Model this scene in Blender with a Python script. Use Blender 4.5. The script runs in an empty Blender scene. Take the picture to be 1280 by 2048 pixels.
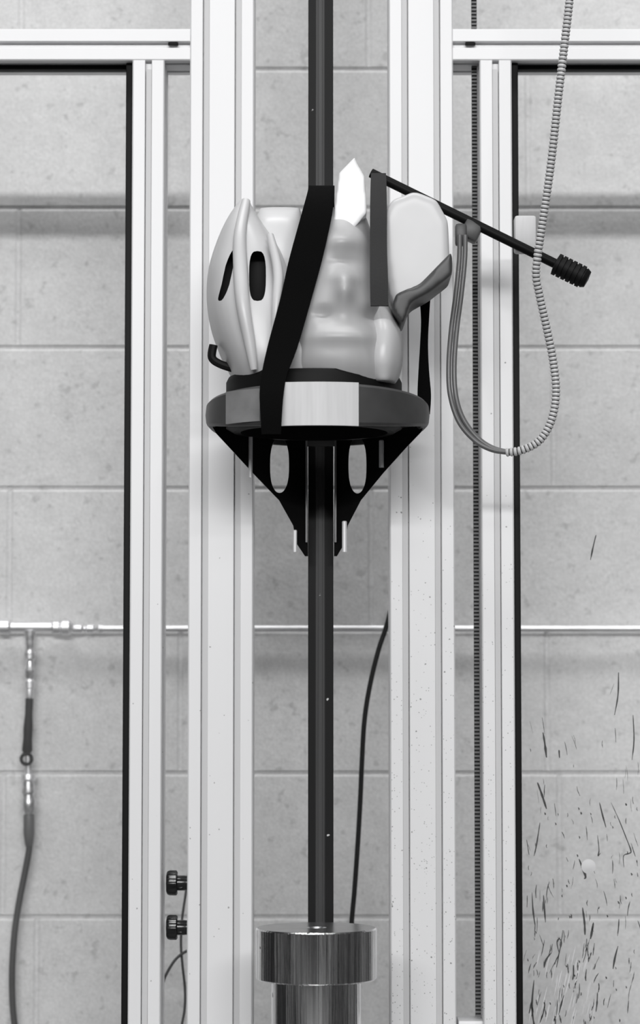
import bpy, bmesh, math, random
from mathutils import Vector, Matrix, noise
random.seed(7)
C = bpy.context.scene.collection
scn = bpy.context.scene

# ------------------------------------------------------------------ camera, world, lights, exposure
H = 0.80                      # lens height above the floor
F = 5150.0                    # focal length in pixels of the 1280 x 2048 frame
TH = math.radians(3.98)       # upward tilt
cam_d = bpy.data.cameras.new('camera'); cam = bpy.data.objects.new('camera', cam_d); C.objects.link(cam)
cam.location = (0, 0, H); cam.rotation_euler = (math.pi/2 + TH, 0, 0)
cam_d.sensor_fit = 'VERTICAL'; cam_d.sensor_height = 36.0; cam_d.lens = F*36.0/2048.0
cam_d.clip_start = 0.05; cam_d.clip_end = 100
cam_d.dof.use_dof = True; cam_d.dof.focus_distance = 3.03; cam_d.dof.aperture_fstop = 5.0
scn.camera = cam
scn.view_settings.view_transform = 'Standard'; scn.view_settings.look = 'None'
scn.view_settings.gamma = 1.0; scn.view_settings.use_curve_mapping = False
scn.view_settings.exposure = -0.10
scn.cycles.use_denoising = True
scn.cycles.max_bounces = 8; scn.cycles.transparent_max_bounces = 16

world = bpy.data.worlds.new('world'); scn.world = world; world.use_nodes = True
def build_world():
    # invented surroundings: random upright bright and dark stripes for reflections on the anvil
    nt = world.node_tree; nt.nodes.clear()
    out = nt.nodes.new('ShaderNodeOutputWorld'); bg = nt.nodes.new('ShaderNodeBackground')
    tc = nt.nodes.new('ShaderNodeTexCoord'); sep = nt.nodes.new('ShaderNodeSeparateXYZ')
    at = nt.nodes.new('ShaderNodeMath'); at.operation = 'ARCTAN2'
    nz = nt.nodes.new('ShaderNodeTexNoise'); nz.noise_dimensions = '1D'
    nz.inputs['Scale'].default_value = 5.2; nz.inputs['Detail'].default_value = 4.0
    nz.inputs['Roughness'].default_value = 0.34
    rp = nt.nodes.new('ShaderNodeValToRGB')
    e = rp.color_ramp.elements
    e[0].position = 0.42; e[0].color = (.02, .02, .02, 1)
    e[1].position = 0.60; e[1].color = (1.0, 1.0, 1.0, 1)
    m = e.new(0.52); m.color = (.16, .16, .165, 1)
    nt.links.new(tc.outputs['Generated'], sep.inputs[0])
    nt.links.new(sep.outputs['X'], at.inputs[0]); nt.links.new(sep.outputs['Y'], at.inputs[1])
    nt.links.new(at.outputs[0], nz.inputs['W']); nt.links.new(nz.outputs['Fac'], rp.inputs[0])
    nt.links.new(rp.outputs[0], bg.inputs['Color']); bg.inputs['Strength'].default_value = 0.22
    nt.links.new(bg.outputs[0], out.inputs[0])
build_world()

def area(name, loc, target, sx, sy, power, spread=180):
    d = bpy.data.lights.new(name, 'AREA'); d.shape = 'RECTANGLE'; d.size = sx; d.size_y = sy
    d.energy = power; d.spread = math.radians(spread)
    o = bpy.data.objects.new(name, d); C.objects.link(o); o.location = loc
    o.rotation_euler = (Vector(target)-Vector(loc)).to_track_quat('-Z', 'Y').to_euler()
    return o
# rows of long ceiling lamps, the nearest one almost above the rig
for yy, zz, pw in ((-9.0, 4.75, 330), (-3.8, 4.05, 30)):
    area('ceiling_lamp', (-0.25, yy, zz), (0.0, 3.3, 0.50), 9.0, 0.30, pw, 100)
area('ceiling_lamp', (-0.25, 1.82, 6.0), (0.0, 3.5, 0.7), 5.0, 0.18, 84, 120)

# ------------------------------------------------------------------ helpers
ct, st = math.cos(TH), math.sin(TH)
def P(px, py, Y):
    """world point at distance Y seen at pixel (px, py) of the photograph (a measuring aid)"""
    u, v = (px-640.0)/F, (1024.0-py)/F
    d = Vector((u, ct - v*st, st + v*ct))
    return Vector((0, 0, H)) + d*(Y/d.y)
def S(py, Y):                 # metres per pixel at that place
    return (P(641, py, Y)-P(640, py, Y)).x

def link(name, me, mats, parent=None, smooth=None):
    for m in (mats if isinstance(mats, (list, tuple)) else [mats]): me.materials.append(m)
    o = bpy.data.objects.new(name, me); C.objects.link(o)
    if parent is not None:
        o.parent = parent
        o.matrix_parent_inverse = Matrix.Translation(-parent.location) if parent.type == 'EMPTY' else \
            (parent.matrix_parent_inverse.inverted() @ Matrix.Identity(4) if False else Matrix.Identity(4))
    return o
def obj(name, bm, mats, parent=None, smooth=True, angle=35):
    bmesh.ops.recalc_face_normals(bm, faces=bm.faces)
    for f in bm.faces: f.smooth = smooth
    if smooth:
        a = math.radians(angle)
        for e in bm.edges:
            if len(e.link_faces) == 2 and e.calc_face_angle(0) > a: e.smooth = False
    if parent is None:        # origin at the base of the thing
        zs = [v.co for v in bm.verts]
        c = Vector(((min(v.x for v in zs)+max(v.x for v in zs))/2, (min(v.y for v in zs)+max(v.y for v in zs))/2, min(v.z for v in zs)))
        for v in bm.verts: v.co -= c
    me = bpy.data.meshes.new(name); bm.to_mesh(me); bm.free()
    o = link(name, me, mats, parent)
    if parent is None: o.location = c
    return o
def thing(name, label, cat, loc, group=None):
    o = bpy.data.objects.new(name, None); C.objects.link(o); o.location = loc
    o.empty_display_size = .05
    tag(o, label, cat, group); return o
def tag(o, label, cat, group=None):
    o['label'] = label; o['category'] = cat
    if group: o['group'] = group
    return o
def struct(o): o['kind'] = 'structure'; return o

def add_box(bm, c, s, rot=None, mi=0, bev=0.0):
    r = bmesh.ops.create_cube(bm, size=1.0)
    vs = r['verts']
    M = Matrix.Translation(Vector(c)) @ (rot.to_4x4() if rot else Matrix.Identity(4)) @ Matrix.Diagonal((s[0], s[1], s[2], 1))
    bmesh.ops.transform(bm, matrix=M, verts=vs)
    fs = set(f for v in vs for f in v.link_faces)
    for f in fs: f.material_index = mi
    if bev > 0:
        es = list(set(e for f in fs for e in f.edges))
        bmesh.ops.bevel(bm, geom=es, offset=bev, segments=2, affect='EDGES', profile=0.5)
def spline(pts, n=12):
    pts = [Vector(p) for p in pts]; out = []
    for i in range(len(pts)-1):
        p0 = pts[max(i-1, 0)]; p1 = pts[i]; p2 = pts[i+1]; p3 = pts[min(i+2, len(pts)-1)]
        for k in range(n):
            t = k/n
            out.append(0.5*((2*p1)+(p2-p0)*t+(2*p0-5*p1+4*p2-p3)*t*t+(3*p1-p0-3*p2+p3)*t**3))
    out.append(pts[-1]); return out
def resample(pts, step):
    out = [pts[0]]; acc = 0
    for a, b in zip(pts, pts[1:]):
        L = (b-a).length
        if L == 0: continue
        t = step-acc
        while t <= L:
            out.append(a.lerp(b, t/L)); t += step
        acc = (L-(t-step))
    return out
def add_tube(bm, pts, r, n=14, mi=0, rf=None, mf=None, cap=True):
    """pts swept with radius r (or rf(i)); mf(i) gives the material of segment i"""
    pts = [Vector(p) for p in pts]
    rings = []; up = None
    for i, p in enumerate(pts):
        t = (pts[min(i+1, len(pts)-1)]-pts[max(i-1, 0)]).normalized()
        if up is None:
            up = t.orthogonal().normalized()
        up = (up - t*up.dot(t)).normalized(); w = t.cross(up)
        rr = rf(i) if rf else r
        rings.append([bm.verts.new(p + (up*math.cos(a)+w*math.sin(a))*rr) for a in [2*math.pi*k/n for k in range(n)]])
    for i in range(len(rings)-1):
        for k in range(n):
            f = bm.faces.new((rings[i][k], rings[i][(k+1) % n], rings[i+1][(k+1) % n], rings[i+1][k]))
            f.material_index = mf(i) if mf else mi
    if cap:
        f = bm.faces.new(rings[0][::-1]); f.material_index = mi
        f = bm.faces.new(rings[-1]); f.material_index = mi
def add_lathe(bm, prof, M, n=48, mi=0):
    """prof: (radius, height) list turned about the local z of matrix M"""
    rings = []
    for r, z in prof:
        if r <= 1e-6: rings.append([bm.verts.new(M @ Vector((0, 0, z)))])
        else: rings.append([bm.verts.new(M @ Vector((r*math.cos(2*math.pi*k/n), r*math.sin(2*math.pi*k/n), z))) for k in range(n)])
    for a, b in zip(rings, rings[1:]):
        for k in range(n):
            k2 = (k+1) % n
            if len(a) == 1 and len(b) == 1: continue
            if len(a) == 1: f = bm.faces.new((a[0], b[k2], b[k]))
            elif len(b) == 1: f = bm.faces.new((a[k], a[k2], b[0]))
            else: f = bm.faces.new((a[k], a[k2], b[k2], b[k]))
            f.material_index = mi
def axis(p, d):               # frame at p with local z along d
    return Matrix.Translation(Vector(p)) @ Vector(d).to_track_quat('Z', 'Y').to_matrix().to_4x4()
def add_prism(bm, poly, A, B, mi=0):
    """poly: list of 2D points; A(p) and B(p) map to the two ends"""
    a = [bm.verts.new(A(p)) for p in poly]; b = [bm.verts.new(B(p)) for p in poly]
    n = len(poly)
    for i in range(n):
        f = bm.faces.new((a[i], a[(i+1) % n], b[(i+1) % n], b[i])); f.material_index = mi
    bm.faces.new(a[::-1]).material_index = mi; bm.faces.new(b).material_index = mi
def slotted(w, d, sl=.008, dp=.010, ch=.0015, mod=.040):
    """cross-section of an aluminium profile w x d, a slot in every module of every face"""
    def side(L):
        n = round(L/mod); pts = []
        for k in range(n):
            c = mod*(k+.5)
            pts += [(c-sl/2-.0006, 0), (c-sl/2, .0006), (c-sl/2, dp), (c+sl/2, dp), (c+sl/2, .0006), (c+sl/2+.0006, 0)]
        return pts
    poly = []
    for (ox, oy), (ux, uy), (vx, vy), L in (((-w/2, 0), (1, 0), (0, 1), w), ((w/2, 0), (0, 1), (-1, 0), d),
                                          ((w/2, d), (-1, 0), (0, -1), w), ((-w/2, d), (0, -1), (1, 0), d)):
        loc = [(ch, 0)] + side(L) + [(L-ch, 0)]
        for s, t in loc: poly.append((ox+ux*s+vx*t, oy+uy*s+vy*t))
    return poly
def add_loft(bm, rows, n=36, e=2.3, mi=0, cap=True):
    """rows: (centre, half width x, half depth y) horizontal super-ellipse sections"""
    rings = []
    for c, a, b in rows:
        ring = []
        for k in range(n):
            t = 2*math.pi*k/n; cs, sn = math.cos(t), math.sin(t)
            ring.append(bm.verts.new(Vector(c)+Vector((a*math.copysign(abs(cs)**(2/e), cs), b*math.copysign(abs(sn)**(2/e), sn), 0))))
        rings.append(ring)
    for r0, r1 in zip(rings, rings[1:]):
        for k in range(n):
            bm.faces.new((r0[k], r0[(k+1) % n], r1[(k+1) % n], r1[k])).material_index = mi
    if cap: bm.faces.new(rings[0]); bm.faces.new(rings[-1][::-1])
def loft_px(bm, rows, Y, n=36, e=2.3):
    """rows: (py, x left, x right, half depth) -> smooth loft"""
    from bisect import bisect_right
    out = []
    ys = [r[0] for r in rows]
    N = 26
    for i in range(N+1):
        y = ys[0]+(ys[-1]-ys[0])*i/N
        j = min(max(bisect_right(ys, y)-1, 0), len(rows)-2); t = (y-ys[j])/(ys[j+1]-ys[j])
        def cr(k):
            p1, p2 = rows[j][k], rows[j+1][k]
            p0 = rows[j-1][k] if j > 0 else 2*p1-p2
            p3 = rows[j+2][k] if j+2 < len(rows) else 2*p2-p1
            h0 = ys[j]-(ys[j-1] if j > 0 else 2*ys[j]-ys[j+1]); h1 = ys[j+1]-ys[j]
            h2 = (ys[j+2] if j+2 < len(rows) else 2*ys[j+1]-ys[j])-ys[j+1]
            m1 = (p2-p0)/(h0+h1)*h1; m2 = (p3-p1)/(h1+h2)*h1
            return (2*t**3-3*t*t+1)*p1+(t**3-2*t*t+t)*m1+(-2*t**3+3*t*t)*p2+(t**3-t*t)*m2
        l, r, b = cr(1), cr(2), max(cr(3), .002)
        pl, pr = P(l, y, Y), P(r, y, Y)
        out.append(((pl+pr)/2, max((pr.x-pl.x)/2, .001), b))
    add_loft(bm, out, n, e)
def add_plate(bm, outline, holes, thick):
    """flat outline (world points in one plane facing -y) with holes, given real thickness"""
    edges = []
    for loop in [outline]+holes:
        vs = [bm.verts.new(p) for p in loop]
        edges += [bm.edges.new((vs[i], vs[(i+1) % len(vs)])) for i in range(len(vs))]
    r = bmesh.ops.triangle_fill(bm, edges=edges, use_beauty=True, use_dissolve=False)
    fs = [g for g in r['geom'] if isinstance(g, bmesh.types.BMFace)]
    e = bmesh.ops.extrude_face_region(bm, geom=fs)
    vs = [g for g in e['geom'] if isinstance(g, bmesh.types.BMVert)]
    bmesh.ops.translate(bm, verts=vs, vec=Vector(thick))
def add_strap(bm, rows, thick=.0025):
    """rows of (left point, right point): a webbing band with thickness towards +y"""
    L = spline([r[0] for r in rows], 8); R = spline([r[1] for r in rows], 8)
    n = len(L); vv = []
    for i in range(n):
        t = (L[min(i+1, n-1)]-L[max(i-1, 0)]).normalized(); w = (R[i]-L[i]).normalized()
        nn = t.cross(w).normalized()*thick/2
        vv.append([bm.verts.new(p) for p in (L[i]+nn, R[i]+nn, R[i]-nn, L[i]-nn)])
    for i in range(n-1):
        for k in range(4): bm.faces.new((vv[i][k], vv[i][(k+1) % 4], vv[i+1][(k+1) % 4], vv[i+1][k]))
    bm.faces.new(vv[0][::-1]); bm.faces.new(vv[-1])

# ------------------------------------------------------------------ materials
def mat(name, col, rough=.5, metal=0.0, spec=.5, noise_amt=0, noise_scale=30, bump=0, bump_scale=200, stretch=None):
    m = bpy.data.materials.new(name); m.use_nodes = True
    nt = m.node_tree; b = nt.nodes['Principled BSDF']
    col = (col, col, col*1.01) if not isinstance(col, tuple) else col
    b.inputs['Base Color'].default_value = (*col, 1); b.inputs['Roughness'].default_value = rough
    b.inputs['Metallic'].default_value = metal; b.inputs['Specular IOR Level'].default_value = spec
    tc = nt.nodes.new('ShaderNodeTexCoord'); mp = nt.nodes.new('ShaderNodeMapping')
    nt.links.new(tc.outputs['Object'], mp.inputs[0])
    if stretch: mp.inputs['Scale'].default_value = stretch
    if noise_amt:
        nz = nt.nodes.new('ShaderNodeTexNoise'); nz.inputs['Scale'].default_value = noise_scale; nz.inputs['Detail'].default_value = 4
        nt.links.new(mp.outputs[0], nz.inputs[0])
        rp = nt.nodes.new('ShaderNodeValToRGB'); a = noise_amt
        rp.color_ramp.elements[0].position = .3; rp.color_ramp.elements[1].position = .7
        rp.color_ramp.elements[0].color = (*[max(0, c*(1-a)) for c in col], 1)
        rp.color_ramp.elements[1].color = (*[min(1, c*(1+a)) for c in col], 1)
        nt.links.new(nz.outputs['Fac'], rp.inputs[0]); nt.links.new(rp.outputs[0], b.inputs['Base Color'])
    if bump:
        nz = nt.nodes.new('ShaderNodeTexNoise'); nz.inputs['Scale'].default_value = bump_scale; nz.inputs['Detail'].default_value = 5
        nt.links.new(mp.outputs[0], nz.inputs[0])
        bp = nt.nodes.new('ShaderNodeBump'); bp.inputs['Strength'].default_value = bump; bp.inputs['Distance'].default_value = .001
        nt.links.new(nz.outputs['Fac'], bp.inputs['Height']); nt.links.new(bp.outputs[0], b.inputs['Normal'])
    return m
def speckle(m, scale, thr, col, zfade=None, seed=0.0, rad=.28):
    """small chips and specks of dirt of colour col over whatever colour the material has"""
    nt = m.node_tree; b = nt.nodes['Principled BSDF']; inp = b.inputs['Base Color']
    geo = nt.nodes.new('ShaderNodeNewGeometry')
    mp = nt.nodes.new('ShaderNodeMapping'); mp.inputs['Location'].default_value = (seed, seed*.7, seed*.3)
    nt.links.new(geo.outputs['Position'], mp.inputs[0])
    vo = nt.nodes.new('ShaderNodeTexVoronoi'); vo.inputs['Scale'].default_value = scale
    nt.links.new(mp.outputs[0], vo.inputs['Vector'])
    nz = nt.nodes.new('ShaderNodeTexNoise'); nz.inputs['Scale'].default_value = scale*2.2
    nt.links.new(mp.outputs[0], nz.inputs[0])
    d = nt.nodes.new('ShaderNodeMath'); d.operation = 'MULTIPLY_ADD'     # distance + noise wobble
    nt.links.new(nz.outputs['Fac'], d.inputs[0]); d.inputs[1].default_value = .55; nt.links.new(vo.outputs['Distance'], d.inputs[2])
    lt = nt.nodes.new('ShaderNodeMapRange'); lt.inputs['From Min'].default_value = rad+.30; lt.inputs['From Max'].default_value = rad+.20
    nt.links.new(d.outputs[0], lt.inputs['Value'])
    sp = nt.nodes.new('ShaderNodeSeparateColor'); nt.links.new(vo.outputs['Color'], sp.inputs[0])
    t = nt.nodes.new('ShaderNodeMath'); t.operation = 'LESS_THAN'; nt.links.new(sp.outputs[0], t.inputs[0]); t.inputs[1].default_value = thr
    if zfade:
        sx = nt.nodes.new('ShaderNodeSeparateXYZ'); nt.links.new(geo.outputs['Position'], sx.inputs[0])
        zr = nt.nodes.new('ShaderNodeMapRange'); zr.inputs['From Min'].default_value = zfade[0]; zr.inputs['From Max'].default_value = zfade[1]
        zr.inputs['To Min'].default_value = thr; zr.inputs['To Max'].default_value = 0
        nt.links.new(sx.outputs['Z'], zr.inputs['Value']); nt.links.new(zr.outputs[0], t.inputs[1])
    mu = nt.nodes.new('ShaderNodeMath'); mu.operation = 'MULTIPLY'; nt.links.new(lt.outputs[0], mu.inputs[0]); nt.links.new(t.outputs[0], mu.inputs[1])
    mx = nt.nodes.new('ShaderNodeMix'); mx.data_type = 'RGBA'
    nt.links.new(mu.outputs[0], mx.inputs[0])
    if inp.is_linked: nt.links.new(inp.links[0].from_socket, mx.inputs[6])
    else: mx.inputs[6].default_value = inp.default_value
    mx.inputs[7].default_value = (col, col, col, 1)
    nt.links.new(mx.outputs[2], inp)

M_alu = mat('anodised_aluminium', .80, .5, .1, noise_amt=.015, noise_scale=8, stretch=(1, 1, .15))
speckle(M_alu, 170, .06, .36, (.45, 1.25), 1.3, .16)
M_alu_dirty = mat('worn_anodised_aluminium', .79, .5, .1, noise_amt=.015, noise_scale=8, stretch=(1, 1, .15))
speckle(M_alu_dirty, 170, .16, .26, (.75, 1.25), 3.1, .16)
speckle(M_alu_dirty, 330, .26, .36, (.60, 1.1), 5.1, .22)
M_cover = mat('grey_slot_cover', .60, .5)
M_black = mat('black_rubber', .005, .6, spec=.2)
M_blackgloss = mat('black_plastic', .010, .22, spec=.6)
M_blackpaint = mat('black_anodised_metal', .005, .5, spec=.12)
M_rail = mat('black_rail_steel', .011, .5, spec=.12)
speckle(M_rail, 110, .030, .65, None, 9.7, .16)
M_railband = mat('worn_rail_band', .055, .45, spec=.2, noise_amt=.15, noise_scale=30, stretch=(8, 1, .1))
speckle(M_railband, 110, .045, .65, None, 9.7, .16)
M_webbing = mat('black_webbing', .0035, .9, spec=.05, bump=.6, bump_scale=900)
M_webgrey = mat('grey_webbing', .045, .9, spec=.05, bump=.6, bump_scale=900)
M_ring = mat('dark_grey_ring', .055, .45, noise_amt=.2, noise_scale=25)
M_tape = mat('white_tape', .68, .6, noise_amt=.06, noise_scale=60, stretch=(3, 1, .2))
M_greytape = mat('grey_tape', .24, .5, noise_amt=.15, noise_scale=40)
M_shell = mat('pale_helmet_shell', .62, .35, noise_amt=.05, noise_scale=12)
M_head = mat('grey_headform', .46, .42, noise_amt=.07, noise_scale=10, stretch=(3, 3, .6))
M_white = mat('white_cap', .90, .3)
M_bolt = mat('bright_bolt_steel', .85, .4, .2)
M_steel = mat('reflection_streaked_steel', .78, .13, 1.0, noise_amt=.28, noise_scale=60, stretch=(6, 6, .03), bump=.38, bump_scale=60)  # upright reflection streaks painted into the steel's colour
speckle(M_steel, 75, .05, .06, None, 4.4, .2)
M_steeltop = mat('polished_anvil_face', .55, .22, 1.0, noise_amt=.15, noise_scale=60)
M_pipe = mat('galvanised_pipe', .82, .42, .8, noise_amt=.1, noise_scale=30)
M_brass = mat('worn_brass_fitting', .60, .35, .8, noise_amt=.45, noise_scale=90)
M_hose = mat('grey_air_hose', .045, .5)
M_cordgrey = mat('thin_grey_cable', .10, .5)
M_sl_light = mat('pale_cable_sleeve', .58, .45)
M_sl_dark = mat('dark_cable_sleeve', .03, .5)
M_lead = mat('grey_lead_wire', .13, .35)
M_belt = mat('dark_belt_teeth', .15, .6); M_beltgap = mat('belt_gap', .012, .6)
M_floor = mat('grey_concrete_floor', .10, .7, noise_amt=.2, noise_scale=3)
M_scuff = mat('dark_scuff_marks', .05, .7); M_scuffl = mat('pale_scuff', .66, .7)

def make_wall_mat():
    m = mat('painted_block_wall', .40, .62, spec=.35)
    nt = m.node_tree; b = nt.nodes['Principled BSDF']
    tc = nt.nodes.new('ShaderNodeNewGeometry')
    def nz(scale, det, rough=.55, mp=None):
        n = nt.nodes.new('ShaderNodeTexNoise'); n.inputs['Scale'].default_value = scale; n.inputs['Detail'].default_value = det
        n.inputs['Roughness'].default_value = rough
        nt.links.new(tc.outputs['Position'], n.inputs['Vector']); return n
    def ramp(src, p0, c0, p1, c1):
        r = nt.nodes.new('ShaderNodeMapRange'); r.inputs['From Min'].default_value = p0; r.inputs['From Max'].default_value = p1
        r.inputs['To Min'].default_value = c0; r.inputs['To Max'].default_value = c1
        nt.links.new(src, r.inputs['Value']); return r.outputs[0]
    def mul(a, c):
        k = nt.nodes.new('ShaderNodeMath'); k.operation = 'MULTIPLY'; nt.links.new(a, k.inputs[0])
        if isinstance(c, float): k.inputs[1].default_value = c
        else: nt.links.new(c, k.inputs[1])
        return k.outputs[0]
    big = ramp(nz(5, 3).outputs['Fac'], .3, .95, .7, 1.04)
    mid = ramp(nz(42, 4, .6).outputs['Fac'], .35, .95, .62, 1.03)
    pore = ramp(nz(70, 2, .5).outputs['Fac'], .28, .80, .37, 1.0)
    fine = ramp(nz(260, 3, .6).outputs['Fac'], .3, .90, .7, 1.08)
    v = mul(mul(mul(mul(big, mid), pore), fine), .70)
    cc = nt.nodes.new('ShaderNodeCombineColor')
    for i in range(3): nt.links.new(v, cc.inputs[i])
    nt.links.new(cc.outputs[0], b.inputs['Base Color'])
    bp = nt.nodes.new('ShaderNodeBump'); bp.inputs['Strength'].default_value = .5; bp.inputs['Distance'].default_value = .002
    nt.links.new(nz(110, 4, .6).outputs['Fac'], bp.inputs['Height']); nt.links.new(bp.outputs[0], b.inputs['Normal'])
    return m
M_wall = make_wall_mat()
def make_clear():
    m = bpy.data.materials.new('clear_polycarbonate'); m.use_nodes = True; nt = m.node_tree; nt.nodes.clear()
    out = nt.nodes.new('ShaderNodeOutputMaterial'); tr = nt.nodes.new('ShaderNodeBsdfTransparent'); tr.inputs[0].default_value = (.985, .985, .985, 1)
    gl = nt.nodes.new('ShaderNodeBsdfGlossy'); gl.inputs['Roughness'].default_value = .03
    df = nt.nodes.new('ShaderNodeBsdfDiffuse'); df.inputs[0].default_value = (.75, .75, .75, 1)
    fr = nt.nodes.new('ShaderNodeFresnel'); fr.inputs[0].default_value = 1.3
    m1 = nt.nodes.new('ShaderNodeMixShader'); m2 = nt.nodes.new('ShaderNodeMixShader')
    nt.links.new(fr.outputs[0], m1.inputs[0]); nt.links.new(tr.outputs[0], m1.inputs[1]); nt.links.new(gl.outputs[0], m1.inputs[2])
    # wiped-on haze: faint upright smears
    geo = nt.nodes.new('ShaderNodeNewGeometry'); mp = nt.nodes.new('ShaderNodeMapping'); mp.inputs['Scale'].default_value = (14, 1, 1.6)
    nz = nt.nodes.new('ShaderNodeTexNoise'); nz.inputs['Scale'].default_value = 2.0; nz.inputs['Detail'].default_value = 4
    mr = nt.nodes.new('ShaderNodeMapRange'); mr.inputs['From Min'].default_value = .4; mr.inputs['From Max'].default_value = .75
    mr.inputs['To Min'].default_value = .004; mr.inputs['To Max'].default_value = .05
    nt.links.new(geo.outputs['Position'], mp.inputs[0]); nt.links.new(mp.outputs[0], nz.inputs[0]); nt.links.new(nz.outputs['Fac'], mr.inputs[0])
    nt.links.new(mr.outputs[0], m2.inputs[0]); nt.links.new(m1.outputs[0], m2.inputs[1]); nt.links.new(df.outputs[0], m2.inputs[2])
    nt.links.new(m2.outputs[0], out.inputs[0]); return m
M_clear = make_clear()

# ------------------------------------------------------------------ setting: block wall and floor
YW = 3.68
CO = .2032
def build_wall():
    bm = bmesh.new()
    z0 = P(640, 1541, YW).z
    x0, x1 = -1.6, 1.6
    verticals = {1: [362, 1092], 0: [12, 1115], -1: [80, 700], 2: [20, 742], 3: [1108, 520], 4: [33, 610], 5: [1060, 330], 6: [35, 738]}
    for k in range(-3, 9):
        zb = z0+(k-1)*CO; zt = zb+CO                      # block k between joints
        xs = set()
        js = [P(p, 1000, YW).x for p in verticals.get(k, [])]
        for j in list(js): js += [j+.406, j-.406] if len(verticals.get(k, [])) < 2 else []
        for j in sorted(set(js)): xs |= {j-.005, j-.0015, j+.0015, j+.005}
        xs = [x0]+sorted(xs)+[x1]
        # struck joint: sharp step under the block above, then a slope out to the block below
        zz = [(zb, .0), (zt-.0085, .0), (zt-.0020, .0042), (zt-.0008, .0041), (zt, .0)]
        grid = []
        for z, d in zz:
            row = []
            for x in xs:
                g = 0
                for j in js:
                    if abs(x-j) < .002: g = .0022
                row.append(bm.verts.new((x, YW+max(d, g), z)))
            grid.append(row)
        for a, b in zip(grid, grid[1:]):
            for i in range(len(xs)-1): bm.faces.new((a[i], a[i+1], b[i+1], b[i]))
    # thickness behind
    zlo, zhi = z0-4*CO, z0+8*CO
    add_box(bm, (0, YW+.06, (zlo+zhi)/2), (3.2, .1, zhi-zlo))
    for v in bm.verts:
        if v.co.z < 0: v.co.z = 0
    for f in bm.faces:
        f.normal_update()
    for f in bm.faces: f.smooth = False
    me = bpy.data.meshes.new('wall_back'); bm.to_mesh(me); bm.free()
    o = link('wall_back', me, M_wall); return struct(o)
build_wall()
bm = bmesh.new(); add_box(bm, (0, 1.6, -.05), (3.2, 4.4, .1)); struct(obj('floor', bm, M_floor, smooth=False))

# ------------------------------------------------------------------ frame of slotted aluminium
YP = 3.17                      # front faces of the frame
DP = .080
ZTOP = 2.05
def upright_x(l, r, y=1100): return P((l+r)/2, y, YP).x
def add_post(bm, xc, w, z0, z1):
    add_prism(bm, slotted(w, DP), lambda p: Vector((xc+p[0], YP+p[1], z0)), lambda p: Vector((xc+p[0], YP+p[1], z1)))
def cover(parent, x, z0, z1, off):
    b = bmesh.new(); add_box(b, (x+off, YP+.0042, (z0+z1)/2), (.0066, .005, z1-z0)); return obj('slot_cover', b, M_cover, parent, smooth=False)
def upright(xc, sgn, label, m):
    t = thing('aluminium_upright', label, 'upright', (xc, YP+DP/2, 0), 'wide slotted aluminium uprights of the test rig')
    b = bmesh.new(); add_post(b, xc, .080, 0, ZTOP); obj('profile', b, m, t, smooth=False)
    for dx in (-.02, .02): cover(t, xc+dx, .02, ZTOP, -sgn*.0007)
    return t
XL, XR = upright_x(376, 507), upright_x(779, 910)
upright(XL, -1, 'wide double-slotted aluminium upright just left of the black drop rail', M_alu)
upright(XR, 1, 'wide speckled double-slotted aluminium upright just right of the black drop rail', M_alu_dirty)
XOL, XOR = upright_x(259.5, 325.5), upright_x(962.5, 1029)
ZR1 = P(640, 57.5, YP).z; ZR0 = ZR1-.040     # top rail
PANEL_Y = YP+.040
def guard(side, label):
    s = -1 if side == 'l' else 1
    xo = XOL if s < 0 else XOR
    xin = (XL-.040) if s < 0 else (XR+.040)
    xend = s*.62
    t = thing('guard_door', label, 'guard door', (xo, YP+DP/2, 0), 'clear guard doors either side of the rig')
    m = M_alu if s < 0 else M_alu_dirty
    # upright of the door
    b = bmesh.new(); add_post(b, xo, .040, 0, ZR0); obj('post', b, m, t, smooth=False)
    cover(t, xo, .02, ZR0-.011, s*-.0004)
    # horizontal rail
    xa, xb = min(xin, xend), max(xin, xend)
    b = bmesh.new(); prof = slotted(.040, DP)
    zc = (ZR0+ZR1)/2
    add_prism(b, prof, lambda p: Vector((xa, YP+p[1], zc+p[0])), lambda p: Vector((xb, YP+p[1], zc+p[0])))
    r = obj('rail', b, M_alu, t, smooth=False)
    b = bmesh.new(); xn = P(346 if s < 0 else 941, 86, YP).x
    add_box(b, (xn, YP+.004, zc+.0016), (.0125, .004, .0036), bev=.0006); obj('slot_nut', b, M_black, t)
    # black gasket along post and rail, then the clear sheet
    b = bmesh.new(); gx = xo+s*(.020+.0045)
    add_box(b, (gx, PANEL_Y-.014, (ZR0+.0)/2+.05), (.009, .026, ZR0-.10), bev=.001)
    add_box(b, ((gx+xend)/2, PANEL_Y-.009, ZR0-.0030), (abs(xend-gx), .016, .0060), bev=.001)
    obj('gasket', b, M_black, t)
    b = bmesh.new()
    x1 = xo+s*.016
    add_box(b, ((x1+xend)/2, PANEL_Y+.003, (ZR0-.002+.10)/2), (abs(xend-x1), .005, ZR0-.104))
    pn = obj('clear_sheet', b, M_clear, t, smooth=False); pn['label'] = 'clear polycarbonate sheet' if s < 0 else 'clear polycarbonate sheet scuffed near the bottom'
    return t
gl = guard('l', 'aluminium framed clear guard door on the left, air pipe seen through it')
gr = guard('r', 'aluminium framed clear guard door on the right, scuffed sheet')

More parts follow.
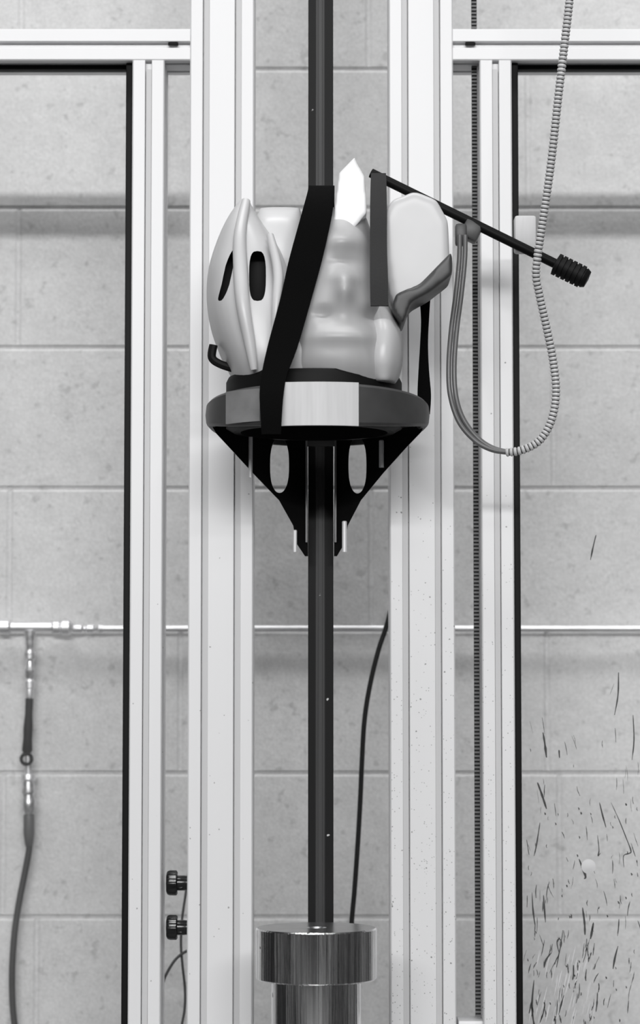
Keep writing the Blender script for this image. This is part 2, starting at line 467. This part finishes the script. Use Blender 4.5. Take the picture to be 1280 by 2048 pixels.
# scuff marks on the right-hand sheet
def scuffs():
    b = bmesh.new(); Y = PANEL_Y-.0008
    def streak(pts, w, mi=0):
        pts = [P(x, y, Y) for x, y in pts]; pts = spline(pts, 4); n = len(pts)
        px = S(1800, Y); L = []
        for i, p in enumerate(pts):
            t = (pts[min(i+1, n-1)]-pts[max(i-1, 0)]).normalized(); q = Vector((t.z, 0, -t.x))
            ww = w*px*.5*(.25+.75*math.sin(math.pi*(i+.5)/n))*(.7+.6*random.random())
            L.append((b.verts.new(p+q*ww), b.verts.new(p-q*ww)))
        for (a, c), (d, e) in zip(L, L[1:]):
            b.faces.new((a, c, e, d)).material_index = mi
    major = [[(1080, 1645), (1073, 1690), (1068, 1712)], [(1195, 1670), (1198, 1700), (1196, 1712), (1201, 1706)],
             [(1222, 1605), (1238, 1640), (1254, 1680), (1262, 1702), (1258, 1707), (1247, 1712), (1248, 1735)],
             [(1165, 1815), (1169, 1845), (1170, 1870)], [(1187, 1845), (1184, 1862), (1181, 1878)],
             [(1238, 1838), (1237, 1855), (1235, 1872)], [(1116, 1875), (1123, 1884), (1119, 1902), (1113, 1935)],
             [(1120, 1875), (1114, 1885), (1118, 1905)], [(1236, 1892), (1230, 1915), (1226, 1938)],
             [(1068, 1960), (1064, 2010), (1068, 2048), (1074, 2052)], [(1090, 2000), (1088, 2020), (1080, 2046)],
             [(1128, 1990), (1122, 2010), (1117, 2030)], [(1195, 1985), (1194, 2005), (1192, 2024)],
             [(1147, 1930), (1147, 1950), (1145, 1960)], [(1087, 1790), (1089, 1820), (1091, 1845)], [(1064, 1785), (1066, 1820), (1070, 1850)],
             [(1158, 1718), (1162, 1728), (1171, 1752), (1168, 1758)], [(1075, 1565), (1084, 1590), (1093, 1618)],
             [(1192, 1070), (1186, 1095), (1181, 1120)], [(1086, 1465), (1090, 1490), (1093, 1515)], [(1118, 1500), (1119, 1516)],
             [(1173, 1938), (1171, 1955), (1172, 1962)], [(1237, 1345), (1236, 1390), (1229, 1430)], [(1266, 1430), (1268, 1480), (1264, 1520)],
             [(1199, 1605), (1205, 1630), (1212, 1655)], [(1103, 1905), (1092, 1920), (1088, 1936)]]
    for p in major: streak(p, random.uniform(2.2, 4.6))
    for k in range(170):
        f = random.random()**.42; y = 1300+f*770; x = random.uniform(1052, 1282)
        if f > .6 and random.random() < .55: x = random.uniform(1052, 1200)
        L = random.uniform(5, 34); sl = random.gauss(-.12 if f > .65 else .08, .18)
        streak([(x, y-L/2), (x+sl*L*.5+random.uniform(-1.5, 1.5), y), (x+sl*L, y+L/2)], random.uniform(.8, 2.6)*(.35+.75*f))
    for k in range(30):
        x, y = random.uniform(1055, 1275), random.uniform(1600, 2040); streak([(x, y), (x+1.5, y+3), (x+1, y+5)], random.uniform(1.5, 3.5))
    o = obj('scuff_marks', b, M_scuff, gr, smooth=False); o['kind'] = 'stuff'; o['label'] = 'dark scuff streaks'
    b = bmesh.new()
    for k in range(45):
        x = random.uniform(1060, 1190); y = random.uniform(1900, 2045); L = random.uniform(14, 50)
        streak([(x+L*.12, y-L/2), (x, y), (x-L*.10, y+L/2)], random.uniform(1., 2.4))
    o = obj('rub_marks', b, M_scuffl, gr, smooth=False); o['kind'] = 'stuff'; o['label'] = 'pale rub streaks'
    c = P(1177, 1733, Y); b = bmesh.new()
    add_lathe(b, [(0, .0014), (.003, .0012), (.0055, .0007), (.008, .0002), (.009, 0)], axis(c, (0, -1, 0)), 20)
    obj('dent', b, M_scuffl, gr)
scuffs()

# ------------------------------------------------------------------ drop rail between the uprights
def drop_rail():
    Y = 3.150; xc = P(641.5, 1000, Y).x; w = 50.5*S(1100, Y)/2
    s = w/25.0
    poly = [(-25, 2.5), (-24, 1), (-11, 1), (-10, 0), (9, 0), (10, 1), (24, 1), (25, 2.5), (25, 40), (-25, 40)]
    poly = [(-25, 3), (-24, 2), (-11, 2.0), (-10.2, 1), (-9, 0.2), (-6.2, 0), (-5.6, .6), (-4.6, .6), (-4, 0), (2.5, 0), (3.1, .6), (4.1, .6), (4.7, 0), (7, .2), (8.2, 1), (9, 2), (24, 2), (25, 3), (25, 40), (-25, 40)]
    b = bmesh.new()
    add_prism(b, poly, lambda p: Vector((xc+p[0]*s, Y+p[1]*s, 0)), lambda p: Vector((xc+p[0]*s, Y+p[1]*s, ZTOP)))
    for f in b.faces:
        c = f.calc_center_median(); f.normal_update()
        if c.y < Y+.0012 and abs(c.x-xc) < .0125: f.material_index = 1
    o = obj('drop_rail', b, [M_rail, M_railband], smooth=False)
    tag(o, 'black vertical guide rail in the middle, running down behind the steel anvil', 'rail')
drop_rail()

# ------------------------------------------------------------------ anvil
def anvil():
    Y = 2.985; c = P(632.5, 1855, Y); R = 121*S(1855, Y); z1 = c.z
    t = thing('anvil', 'round polished steel anvil on a steel column below the falling helmet', 'anvil', (c.x, Y, 0))
    zb = P(632.5, 1958, Y).z
    M = Matrix.Translation((c.x, Y, 0))
    ch = .0016
    b = bmesh.new(); add_lathe(b, [(0, zb), (R-ch, zb), (R, zb+ch), (R, z1-ch), (R-ch, z1)], M, 128)
    obj('anvil_head', b, M_steel, t, angle=20)
    b = bmesh.new(); add_lathe(b, [(.012, z1), (R-ch, z1), (R-ch, z1-.0005)], M, 128)
    bmesh.ops.delete(b, geom=[], context='VERTS')
    add_lathe(b, [(0, z1-.002), (.010, z1-.002), (.012, z1)], M, 40)
    obj('striking_face', b, M_steeltop, t, angle=20)
    r = 90*S(2000, Y)
    b = bmesh.new(); add_lathe(b, [(0, .02), (r, .02), (r, zb), (0, zb)], M, 96); obj('column', b, M_steel, t, angle=20)
    b = bmesh.new(); add_box(b, (c.x, Y, .01), (.26, .26, .02), bev=.002); obj('base_plate', b, M_steel, t)
anvil()

# ------------------------------------------------------------------ falling carriage
YC = 3.000
def carriage():
    c = P(635, 832, YC); Rr = 224*S(832, YC)
    t = thing('drop_carriage', 'black ring carriage with slotted V brackets sliding on the rail', 'carriage', (c.x, YC, P(640, 1110, YC).z))
    # ring band: taller at the front than at the sides
    b = bmesh.new(); n = 120; rings = []
    for k in range(n):
        a = 2*math.pi*k/n; dx, dy = math.sin(a), -math.cos(a)
        h = (.011+.013*abs(math.cos(a))**.8)
        sec = [(Rr-.004, -h), (Rr-.001, -h+.003), (Rr, 0), (Rr-.001, h-.003), (Rr-.004, h), (Rr-.010, h), (Rr-.012, h-.003), (Rr-.012, -h+.003), (Rr-.010, -h)]
        rings.append([b.verts.new((c.x+dx*r, YC+dy*r, c.z+z)) for r, z in sec])
    for k in range(n):
        A, B = rings[k], rings[(k+1) % n]
        for i in range(len(A)): b.faces.new((A[i], A[(i+1) % len(A)], B[(i+1) % len(A)], B[i]))
    obj('ring', b, M_ring, t)
    def band(name, xl, xr, h0, h1, m, lift=.0012):
        a0 = math.asin(max(-1, min(1, (P(xl, 820, YC-.1).x-c.x)/Rr))); a1 = math.asin(max(-1, min(1, (P(xr, 820, YC-.1).x-c.x)/Rr)))
        b = bmesh.new(); N = 24; vs = []
        for i in range(N+1):
            a = a0+(a1-a0)*i/N; q = []
            for r, z in ((Rr+lift, h0), (Rr+lift, h1), (Rr-.002, h1), (Rr-.002, h0)):
                q.append(b.verts.new((c.x+math.sin(a)*r, YC-math.cos(a)*r, c.z+z)))
            vs.append(q)
        for p, q in zip(vs, vs[1:]):
            for i in range(4): b.faces.new((p[i], p[(i+1) % 4], q[(i+1) % 4], q[i]))
        b.faces.new(vs[0][::-1]); b.faces.new(vs[-1])
        return obj(name, b, m, t)
    band('tape_label', 563, 716, -.0245, .0245, M_tape)['label'] = 'white tape on ring front'
    band('tape_label', 452, 521, -.018, .019, M_greytape)['label'] = 'grey tape on ring front'
    # dark foam liner inside the ring that cups the helmet
    b = bmesh.new(); zc = P(640, 790, YC-.08)
    add_lathe(b, [(.094, c.z-.02), (.103, c.z-.015), (.103, c.z+.038), (.100, c.z+.044), (.088, c.z+.040), (.086, c.z-.02), (.094, c.z-.02)], Matrix.Translation((P(628, 800, YC).x, YC, 0)), 72)
    obj('foam_liner', b, M_black, t)
    # V brackets with an oval slot each
    Yg = YC+.118; th = (0, .008, 0)
    def Yb(x): return Yg - max(0, abs(x-642)-28)/190*.112     # each bracket slants forward to the side of the ring
    def ov(cx, cy, rx, ry): return [P(cx+rx*math.cos(2*math.pi*k/40), cy+ry*math.copysign(abs(math.sin(2*math.pi*k/40))**.75, math.sin(2*math.pi*k/40)), Yb(cx+rx*math.cos(2*math.pi*k/40))) for k in range(40)]
    Lp = [(424, 852), (432, 866), (460, 896), (505, 945), (558, 1000), (586, 1050), (594, 1088), (610, 1112), (616, 1112), (615, 872), (560, 866), (480, 856)]
    Rp = [(850, 850), (842, 864), (815, 892), (768, 944), (722, 1000), (696, 1050), (688, 1088), (674, 1112), (668, 1112), (669, 872), (720, 866), (800, 856)]
    for poly, hole, lab in ((Lp, (559, 930, 19, 56), 'left bracket'), (Rp, (715, 930, 18, 57), 'right bracket')):
        b = bmesh.new(); add_plate(b, [P(x, y, Yb(x)) for x, y in poly], [ov(*hole)], th)
        obj('bracket', b, M_blackpaint, t, smooth=False)
    # bright wear strips beside the rail and small screws
    for x, y0, y1 in ((613, 872, 1085), (671, 872, 1085)):
        b = bmesh.new(); p0, p1 = P(x, y0, Yg-.004), P(x, y1, Yg-.004)
        add_box(b, ((p0+p1)/2), (.0024, .008, p0.z-p1.z), bev=.0004); obj('guide_strip', b, M_greytape, t)
    for x, y0, y1, w in ((501, 872, 955, 8), (763, 880, 935, 10), (689, 1042, 1104, 10), (590, 1060, 1104, 8)):
        b = bmesh.new(); p0, p1 = P(x, y0, Yb(x)-.004), P(x, y1, Yb(x)-.004); r = w*S(y0, Yg)/2
        add_lathe(b, [(0, 0), (r, 0), (r, (p0-p1).length-.001), (r*.7, (p0-p1).length), (0, (p0-p1).length)], axis(p1, p0-p1), 16)
        obj('pin', b, M_bolt, t)
    # slider hugging the rail behind the brackets
    b = bmesh.new()
    for x in (608, 676):
        p0, p1 = P(x, 860, 3.150), P(x, 1090, 3.150); add_box(b, ((p0+p1)/2)+Vector((0, .012, 0)), (.007, .048, p0.z-p1.z), bev=.001)
    p0, p1 = P(642, 850, 3.13), P(642, 884, 3.13); add_box(b, ((p0+p1)/2), (.044, .016, p0.z-p1.z), bev=.001)
    obj('slider', b, M_blackpaint, t)
    return t
carriage()

# ------------------------------------------------------------------ helmet upside down in the ring
def baked(name, bm, mods):
    """evaluate a mesh with modifiers and keep the result"""
    me = bpy.data.meshes.new(name); bm.to_mesh(me); bm.free()
    o = bpy.data.objects.new(name, me); C.objects.link(o)
    for kind, kw in mods:
        md = o.modifiers.new(kind, kind)
        for k, v in kw.items(): setattr(md, k, v)
    bpy.context.view_layer.update()
    dg = bpy.context.evaluated_depsgraph_get()
    r = bpy.data.meshes.new_from_object(o.evaluated_get(dg))
    bpy.data.objects.remove(o); bpy.data.meshes.remove(me)
    out = bmesh.new(); out.from_mesh(r); bpy.data.meshes.remove(r)
    return out
def helmet():
    base = P(620, 775, YC)
    t = thing('helmet', 'pale vented helmet lying upside down in the black carriage ring', 'helmet', base)
    # shell: left side wall, lower bowl, right-hand lobe
    b = bmesh.new()
    loft_px(b, [(398, 484, 497, .012), (420, 466, 508, .026), (455, 446, 530, .042), (500, 428, 560, .055), (540, 417, 576, .064), (580, 413, 590, .070),
                (630, 416, 606, .078), (680, 428, 610, .082), (735, 452, 620, .084), (770, 470, 620, .080)], YC, e=2.2)
    loft_px(b, [(640, 470, 720, .05), (670, 440, 775, .075), (700, 436, 803, .086), (735, 452, 803, .088), (775, 480, 792, .080)], YC, e=2.2)
    loft_px(b, [(606, 742, 775, .03), (640, 732, 790, .055), (680, 726, 805, .072), (735, 720, 804, .078), (775, 735, 792, .070)], YC-.012, e=2.2)
    cut = bmesh.new()
    def slot(pts, r, dy):
        add_tube(cut, spline([P(x, y, Y) for x, y, Y in pts], 6), r, 14, rf=lambda i: r)
    b = baked('shell', b, [('REMESH', dict(mode='VOXEL', voxel_size=.0028)), ('SMOOTH', dict(factor=.5, iterations=8))])
    # vents cut through the side wall
    cm = bpy.data.meshes.new('cut'); 
    def lens(cx, cy, rx, ry, tilt, Y):
        n = 24
        def ring(yy): return [P(cx+rx*math.copysign(abs(math.cos(a))**.6, math.cos(a))+tilt*math.sin(a)*ry, cy-ry*math.copysign(abs(math.sin(a))**.75, math.sin(a)), yy) for a in [2*math.pi*k/n for k in range(n)]]
        A = [cut.verts.new(p) for p in ring(Y-.09)]; B = [cut.verts.new(p) for p in ring(Y-.015)]
        for k in range(n): cut.faces.new((A[k], A[(k+1) % n], B[(k+1) % n], B[k]))
        cut.faces.new(A[::-1]); cut.faces.new(B)
    lens(455, 550, 8, 52, .30, YC); lens(515, 552, 17, 50, .0, YC)
    bmesh.ops.recalc_face_normals(cut, faces=cut.faces)
    cut.to_mesh(cm); cut.free(); co = bpy.data.objects.new('cut', cm); C.objects.link(co)
    b = baked('shell', b, [('BOOLEAN', dict(operation='DIFFERENCE', object=co, solver='EXACT'))])
    bpy.data.objects.remove(co)
    obj('shell', b, M_shell, t, angle=50)
    # black blocks added inside the vents to stand for their deep shade
    for cx, cy, w, h in ((457, 556, 40, 100), (515, 552, 40, 104)):
        b = bmesh.new(); p = P(cx, cy, YC-.024); k = S(cy, YC)
        add_box(b, p, (w*k, .014, h*k), bev=.003); obj('vent_shade', b, M_black, t)
    # pale ribs running up the side wall
    for pts, r in (([(492, 402), (480, 470), (481, 540), (486, 610), (500, 690), (508, 740)], .0085), ([(540, 470), (556, 545), (553, 610), (548, 690)], .006)):
        b = bmesh.new(); L = []
        for x, y in pts:
            dpt = .016+.070*min(1, max(0, (y-395)/230))**.55
            L.append(P(x, y, YC-dpt))
        L = spline(L, 8); add_tube(b, L, r, 14, rf=lambda i: r*(.45+.55*math.sin(math.pi*min(1, (i+4)/(len(L)+3)))))
        obj('rib', b, M_shell, t)
    # visor sticking out to the right
    def chunk(name, pts, Ya, Yb, m, vox=.003, it=14):
        b = bmesh.new()
        add_plate(b, [P(x, y, Ya) for x, y in pts], [], (0, Yb-Ya, 0))
        bmesh.ops.recalc_face_normals(b, faces=b.faces)
        b = baked(name, b, [('REMESH', dict(mode='VOXEL', voxel_size=vox)), ('SMOOTH', dict(factor=.5, iterations=it))])
        return obj(name, b, m, t, angle=80)
    chunk('visor', [(768, 430), (784, 397), (812, 388), (826, 380), (846, 386), (874, 398), (897, 440), (901, 545), (862, 578), (796, 618), (780, 590), (769, 530), (766, 470)], YC-.065, YC+.035, M_shell, it=22)
    chunk('visor_underside_shade', [(905, 500), (906, 548), (862, 582), (822, 604), (806, 650), (782, 618), (792, 586), (840, 566)], YC-.072, YC+.02, M_ring, it=10)  # dark band added as the shade on the visor's underside
    # far inner side of the shell, seen left of the wide strap
    b = bmesh.new()
    loft_px(b, [(418, 520, 600, .012), (450, 508, 606, .03), (520, 500, 610, .04), (600, 500, 610, .04), (700, 500, 610, .04)], YC+.045, e=2.4)
    obj('inner_shell', b, M_shell, t, angle=60)
    # black rear cradle tab at the left foot of the shell
    b = bmesh.new(); pts = [P(x, y, YC-.03) for x, y in ((427, 690), (424, 715), (440, 728), (470, 738))]
    add_tube(b, spline(pts, 6), .005, 10); obj('rim_trim', b, M_black, t)
    return t
helmet()

def headform():
    t = thing('headform', 'grey test headform upside down inside the pale helmet', 'headform', P(680, 770, YC))
    b = bmesh.new()
    loft_px(b, [(425, 640, 728, .034), (450, 618, 738, .046), (490, 596, 748, .058), (540, 578, 757, .068), (590, 566, 764, .078), (640, 556, 778, .086), (700, 548, 796, .092), (745, 548, 800, .092), (780, 570, 790, .08)], YC-.008, n=72, e=2.1)
    b = baked('head', b, [('SUBSURF', dict(levels=1, render_levels=1))])
    k = S(600, YC-.08)
    def bump(cx, cy, sx, sy, amt):
        c = P(cx, cy, YC-.08)
        for v in b.verts:
            if v.co.y < YC:
                dx, dz = (v.co.x-c.x)/(sx*k), (v.co.z-c.z)/(sy*k); v.co.y -= amt*math.exp(-dx*dx-dz*dz)
    bump(690, 580, 20, 32, .020); bump(690, 556, 30, 12, .006)          # nose, pointing up in the fall
    bump(690, 478, 42, 22, .012); bump(690, 522, 34, 9, -.004)          # chin, mouth
    bump(646, 632, 24, 16, -.010); bump(740, 632, 22, 16, -.010)        # eye sockets
    bump(690, 676, 80, 14, .006)                                        # brow
    obj('head', b, M_head, t, angle=80)
    b = bmesh.new()
    add_plate(b, [P(x, y, YC-.055) for x, y in ((667, 440), (672, 395), (678, 346), (709, 314), (714, 326), (729, 352), (734, 425), (700, 466), (674, 470))], [], (0, .05, 0))
    bmesh.ops.recalc_face_normals(b, faces=b.faces)
    b = baked('neck_block', b, [('REMESH', dict(mode='VOXEL', voxel_size=.0016)), ('SMOOTH', dict(factor=.5, iterations=5))])
    obj('neck_block', b, M_white, t, angle=60)['label'] = 'bright white neck block'
headform()

# ------------------------------------------------------------------ webbing straps over the load
def straps():
    def strap(rows, m, label, thick=.003):
        b = bmesh.new(); add_strap(b, [(P(l, y, Y), P(r, y, Y)) for y, l, r, Y in rows], thick)
        o = obj('webbing_strap', b, m, angle=60); tag(o, label, 'strap', 'webbing straps lashing the load to the ring')
    strap([(868, 523, 562, 2.862), (830, 521, 564, 2.862), (790, 519, 567, 2.866), (750, 523, 574, 2.876), (690, 536, 596, 2.890), (600, 560, 622, 2.905), (520, 578, 644, 2.915),
           (440, 600, 662, 2.93), (405, 610, 667, 2.95), (382, 616, 669, 2.985), (374, 617, 669, 3.02), (395, 617, 669, 3.06), (480, 617, 668, 3.085)], M_webbing, 'wide black strap slanting from ring front up over the headform')
    strap([(612, 741, 777, 2.895), (560, 740, 776, 2.900), (490, 740, 774, 2.915), (420, 740, 774, 2.930), (372, 741, 773, 2.955), (352, 742, 772, 2.99), (356, 742, 772, 3.02), (420, 743, 772, 3.05)], M_webgrey, 'grey upright strap between the headform and the helmet visor')
    strap([(560, 840, 872, 3.03), (590, 839, 862, 3.035), (640, 842, 858, 3.04), (690, 840, 856, 3.045), (740, 837, 858, 3.045), (790, 835, 862, 3.04), (828, 838, 860, 3.035)], M_webbing, 'narrow twisted black strap hanging from visor to right end of ring')
straps()

# ------------------------------------------------------------------ arm with ribbed grip, its cable
def arm():
    Y = 3.055
    t = thing('release_arm', 'dark sloping arm with ribbed grip sticking out right of the helmet', 'arm', P(760, 360, Y))
    a, e = P(742, 346, Y), P(1128, 536, Y-.02)
    b = bmesh.new(); add_tube(b, [a, a.lerp(e, .5), e], .0058, 16); obj('rod', b, M_blackpaint, t)
    d = (e-a).normalized()
    b = bmesh.new(); prof = [(0, 0), (.008, 0)]; z = .001
    for k in range(6): prof += [(.0135, z), (.0135, z+.0042), (.0115, z+.0046), (.0115, z+.006)]; z += .0062
    prof += [(.0125, z), (.010, z+.005), (0, z+.006)]
    add_lathe(b, prof, axis(e-d*.012, d), 28); obj('grip', b, M_black, t, angle=25)
    b = bmesh.new(); add_box(b, P(1050, 470, Y-.004), (.026, .020, .044), bev=.003); obj('clamp_block', b, M_tape, t)['label'] = 'pale block on the arm'
    b = bmesh.new(); add_box(b, P(942, 463, Y-.004), (.022, .026, .022), Matrix.Rotation(math.radians(25), 3, 'Y'), bev=.003)
    add_box(b, P(922, 470, Y-.012), (.014, .014, .026), bev=.003); obj('cable_socket', b, M_ring, t)
arm()
def cable():
    t = thing('sensor_cable', 'ribbed pale cable looping from the dark arm up out of the top', 'cable', P(1010, 905, 2.99))
    Y0 = 3.035
    low = [(925, 470, Y0), (924, 520, Y0), (917, 590, Y0-.004), (908, 660, Y0-.01), (903, 730, Y0-.016), (906, 790, Y0-.02), (922, 840, Y0-.026), (952, 878, Y0-.032), (985, 898, Y0-.036), (1020, 905, Y0-.04)]
    for dx in (-5.5, 5.5):
        pts = []
        for i, (x, y, Y) in enumerate(low):
            f = 1-max(0, (i-6)/3.0)
            nx = 1.0 if i < 6 else .75
            pts.append(P(x+dx*nx*(.4+.6*f), y-dx*(.0 if i < 6 else .55)*f, Y))
        b = bmesh.new(); add_tube(b, spline(pts, 10), .0030, 12); obj('lead_wire', b, M_lead, t)
    up = [(1012, 905, Y0-.04), (1045, 900, Y0-.044), (1080, 880, Y0-.046), (1103, 840, Y0-.046), (1112, 785, Y0-.046), (1106, 720, Y0-.046), (1092, 650, Y0-.05), (1079, 590, Y0-.055),
          (1072, 545, Y0-.06), (1080, 480, Y0-.065), (1092, 400, Y0-.07), (1104, 310, Y0-.075), (1117, 190, Y0-.08), (1130, 80, Y0-.08), (1139, 0, Y0-.08), (1150, -130, Y0-.08), (1152, -300, Y0-.08)]
    pts = resample(spline([P(*p) for p in up], 16), .00118)
    b = bmesh.new(); r0 = .0051
    add_tube(b, pts, r0, 14, rf=lambda i: (r0 if i % 4 in (1, 2) else r0*.83), mf=lambda i: 1 if i % 4 == 3 else 0)
    obj('ribbed_sleeve', b, [M_sl_light, M_sl_dark], t, angle=20)
cable()

# ------------------------------------------------------------------ toothed belt beside the right door post
def belt():
    Y = YP+.028; x = XOR-.020-.0048
    z0 = P(955, 2034, Y).z; w = .0068; pitch = .0046
    b = bmesh.new(); n = int((ZTOP-z0)/pitch)
    add_box(b, (x, Y+.004, (z0+ZTOP)/2), (w, .0024, ZTOP-z0), mi=1)
    for k in range(n): add_box(b, (x, Y+.0012, z0+pitch*(k+.35)), (w, .0034, pitch*.5))
    o = obj('toothed_belt', b, [M_belt, M_beltgap], smooth=False); tag(o, 'dark toothed belt running down the inner edge of the right door post', 'belt')
    t = thing('belt_anchor', 'small pale bracket at the foot of the toothed belt', 'bracket', (x-.008, YP+.03, z0-.06))
    b = bmesh.new(); pl, pr = P(916, 2040, YP+.02), P(966, 2040, YP+.02)
    add_box(b, ((pl.x+pr.x)/2, YP+.035, z0-.0325), (pr.x-pl.x, .05, .06), bev=.0015); obj('block', b, M_alu, t)
    b = bmesh.new(); add_box(b, ((pl.x+pr.x)/2, YP+.009, z0-.045), (.012, .004, .012), bev=.001); obj('screw', b, M_blackgloss, t)
belt()

# ------------------------------------------------------------------ clamp knobs on the left upright
def knob(py, label):
    Y = YP+.020; c = P(372, py, Y); xw = XL-.040
    t = thing('clamp_knob', label, 'knob', (xw, Y, c.z), 'black star knobs on the left upright')
    k = S(py, Y); M = axis((xw, Y, c.z), (-1, 0, 0))
    Ls = xw-P(355, py, Y).x; Lh = xw-P(333, py, Y).x
    b = bmesh.new(); add_lathe(b, [(0, 0), (14.5*k, 0), (14.5*k, Ls*.25), (15*k, Ls*.3), (15*k, Ls), (0, Ls)], M, 40); obj('stem', b, M_blackgloss, t)
    b = bmesh.new(); n = 84; prof = [(.86, Ls), (1.0, Ls+.0015), (1.0, Lh-.004), (.93, Lh-.0012), (.78, Lh), (.0, Lh)]
    rings = []
    for r, z in prof:
        rings.append([b.verts.new(M @ Vector((25.5*k*r*(1-.075*(1-math.cos(7*a)))*math.cos(a), 25.5*k*r*(1-.075*(1-math.cos(7*a)))*math.sin(a), z))) for a in [2*math.pi*i/n for i in range(n)]] if r else [b.verts.new(M @ Vector((0, 0, z)))])
    for A, B in zip(rings, rings[1:]):
        for i in range(n):
            if len(B) == 1: b.faces.new((A[i], A[(i+1) % n], B[0]))
            else: b.faces.new((A[i], A[(i+1) % n], B[(i+1) % n], B[i]))
    b.faces.new(rings[0][::-1])
    obj('knob_head', b, M_blackgloss, t, angle=40)
knob(1766, 'upper black star knob on the left upright near the bottom')
knob(1855, 'lower black star knob on the left upright, near the thin grey cables')

# ------------------------------------------------------------------ cables behind
def wire(pts, r, m, name, label, cat='cable', group=None):
    b = bmesh.new(); add_tube(b, spline([P(*p) for p in pts], 10), r, 12); o = obj(name, b, m); tag(o, label, cat, group); return o
YB = 3.42
wire([(812, 1080, YB), (795, 1160, YB), (775, 1245, YB), (757, 1300, YB), (740, 1370, YB), (729, 1440, YB), (724, 1520, YB), (721, 1590, YB), (716, 1680, YB), (709, 1780, YB), (703, 1850, YB), (698, 1960, YB), (696, 2100, YB), (690, 2400, YB)], .0034, M_blackgloss, 'power_cord', 'black cord curving down between the drop rail and right upright')
YD = 3.45
wire([(378, 1740, YD), (371, 1790, YD), (364, 1840, YD), (362, 1890, YD), (365, 1930, YD), (370, 1980, YD), (369, 2020, YD), (362, 2060, YD), (350, 2150, YD), (345, 2400, YD)], .0017, M_cordgrey, 'thin_cable', 'thin grey cable hanging straight behind the lower star knob')
wire([(385, 1900, YD-.01), (370, 1904, YD-.01), (352, 1918, YD-.01), (336, 1942, YD-.01), (326, 1966, YD-.01), (318, 2010, YD-.01), (314, 2080, YD-.01), (312, 2400, YD-.01)], .0019, M_cordgrey, 'thin_cable', 'thin grey cable arching left beneath the lower star knob')

# ------------------------------------------------------------------ air pipe and hose on the wall behind the left door
def air_pipe():
    Y = YW-.019; yy = 1257
    p = lambda x, y=yy: P(x, y, Y)
    k = S(yy, Y)
    t = thing('air_pipe', 'shiny metal air pipe running level across the block wall', 'pipe', p(640, 1262))
    b = bmesh.new(); z = p(640).z
    add_tube(b, [Vector((p(200).x, Y, z)), Vector((1.0, Y, z))], 6.6*k, 20); obj('pipe', b, M_pipe, t)
    def seg(name, x0, x1, prof, m, dz=0):
        b = bmesh.new(); a, c = p(x0, yy-dz), p(x1, yy-dz); a.z = c.z = z+dz*k; L = (c-a).length
        add_lathe(b, [(0, 0)]+[(r*k, f*L) for r, f in prof]+[(0, L)], axis(a, c-a), 24); return obj(name, b, m, t, angle=30)
    seg('tee_body', 22, 104, [(10, 0), (10, 1)], M_pipe, 3)
    seg('nut', -4, 22, [(11, 0), (15, .15), (15, .85), (11, 1)], M_pipe, 3)
    seg('nut', 104, 121, [(12, 0), (14, .2), (14, .8), (11, 1)], M_pipe, 2)
    seg('nut', 121, 146, [(11, 0), (16, .15), (16, .7), (9, 1)], M_pipe, 2)
    seg('reducer', 146, 206, [(7, 0), (8.5, .1), (8.5, .28), (5, .36), (5, .42), (8.5, .48), (8.5, .68), (5, .74), (6, .8), (9, .86), (8, 1)], M_pipe)
    seg('pipe', -60, -4, [(9, 0), (9, 1)], M_pipe, 3)
    b = bmesh.new(); q = P(60, 1262, Y); q2 = P(60, 1300, Y); add_lathe(b, [(0, 0), (11*k, 0), (10*k, (q-q2).length*.6), (8*k, (q-q2).length), (0, (q-q2).length)], axis(q, q2-q), 24); obj('tee_outlet', b, M_brass, t)
air_pipe()
def air_hose():
    Y = YW-.024; k = S(1500, Y)
    t = thing('air_hose', 'grey air hose hanging from the pipe by a black taped connector', 'hose', P(28, 2048, Y))
    def col(name, x0, y0, x1, y1, prof, m):
        b = bmesh.new(); a, c = P(x0, y0, Y), P(x1, y1, Y); L = (c-a).length
        add_lathe(b, [(0, 0)]+[(r*k, f*L) for r, f in prof]+[(0, L)], axis(a, c-a), 22); return obj(name, b, m, t, angle=30)
    col('valve', 60, 1300, 60, 1358, [(8, 0), (12, .1), (12, .3), (8, .38), (9, .6), (12, .7), (9, .95), (8, 1)], M_brass)
    col('fitting', 60, 1358, 59, 1398, [(8, 0), (11, .12), (11, .45), (8, .5), (9, .8), (7, 1)], M_pipe)
    col('black_wrap', 59, 1394, 54, 1506, [(7, 0), (8, .05), (7.5, .3), (9.5, .55), (9, .75), (10.5, .95), (8, 1)], M_black)
    b = bmesh.new(); c = P(53, 1518, Y-.004)
    pts = [c+Vector((10.5*k*math.cos(a), 0, 10.5*k*math.sin(a))) for a in [2*math.pi*i/32 for i in range(33)]]
    add_tube(b, pts, 3.6*k, 12, cap=False); obj('pull_ring', b, M_black, t)
    col('coupler_neck', 56, 1506, 57, 1550, [(7, 0), (7, 1)], M_brass)
    col('coupler_collar', 57, 1548, 57, 1562, [(14, 0), (15, .2), (15, .8), (13, 1)], M_pipe)
    col('coupler', 57, 1562, 58, 1628, [(11, 0), (13, .1), (13, .35), (11, .4), (11, .5), (14, .58), (14, .85), (10, 1)], M_brass)
    col('hose_end', 58, 1626, 58, 1694, [(9, 0), (11, .1), (11, .6), (8, .95), (6, 1)], M_cordgrey)
    b = bmesh.new(); add_tube(b, spline([P(x, y, Y) for x, y in ((60, 1670), (58, 1700), (50, 1745), (40, 1795), (31, 1850), (26, 1905), (24, 1960), (26, 2020), (34, 2100), (40, 2250), (42, 2450))], 10), 6.5*k, 16); obj('hose', b, M_hose, t)
air_hose()
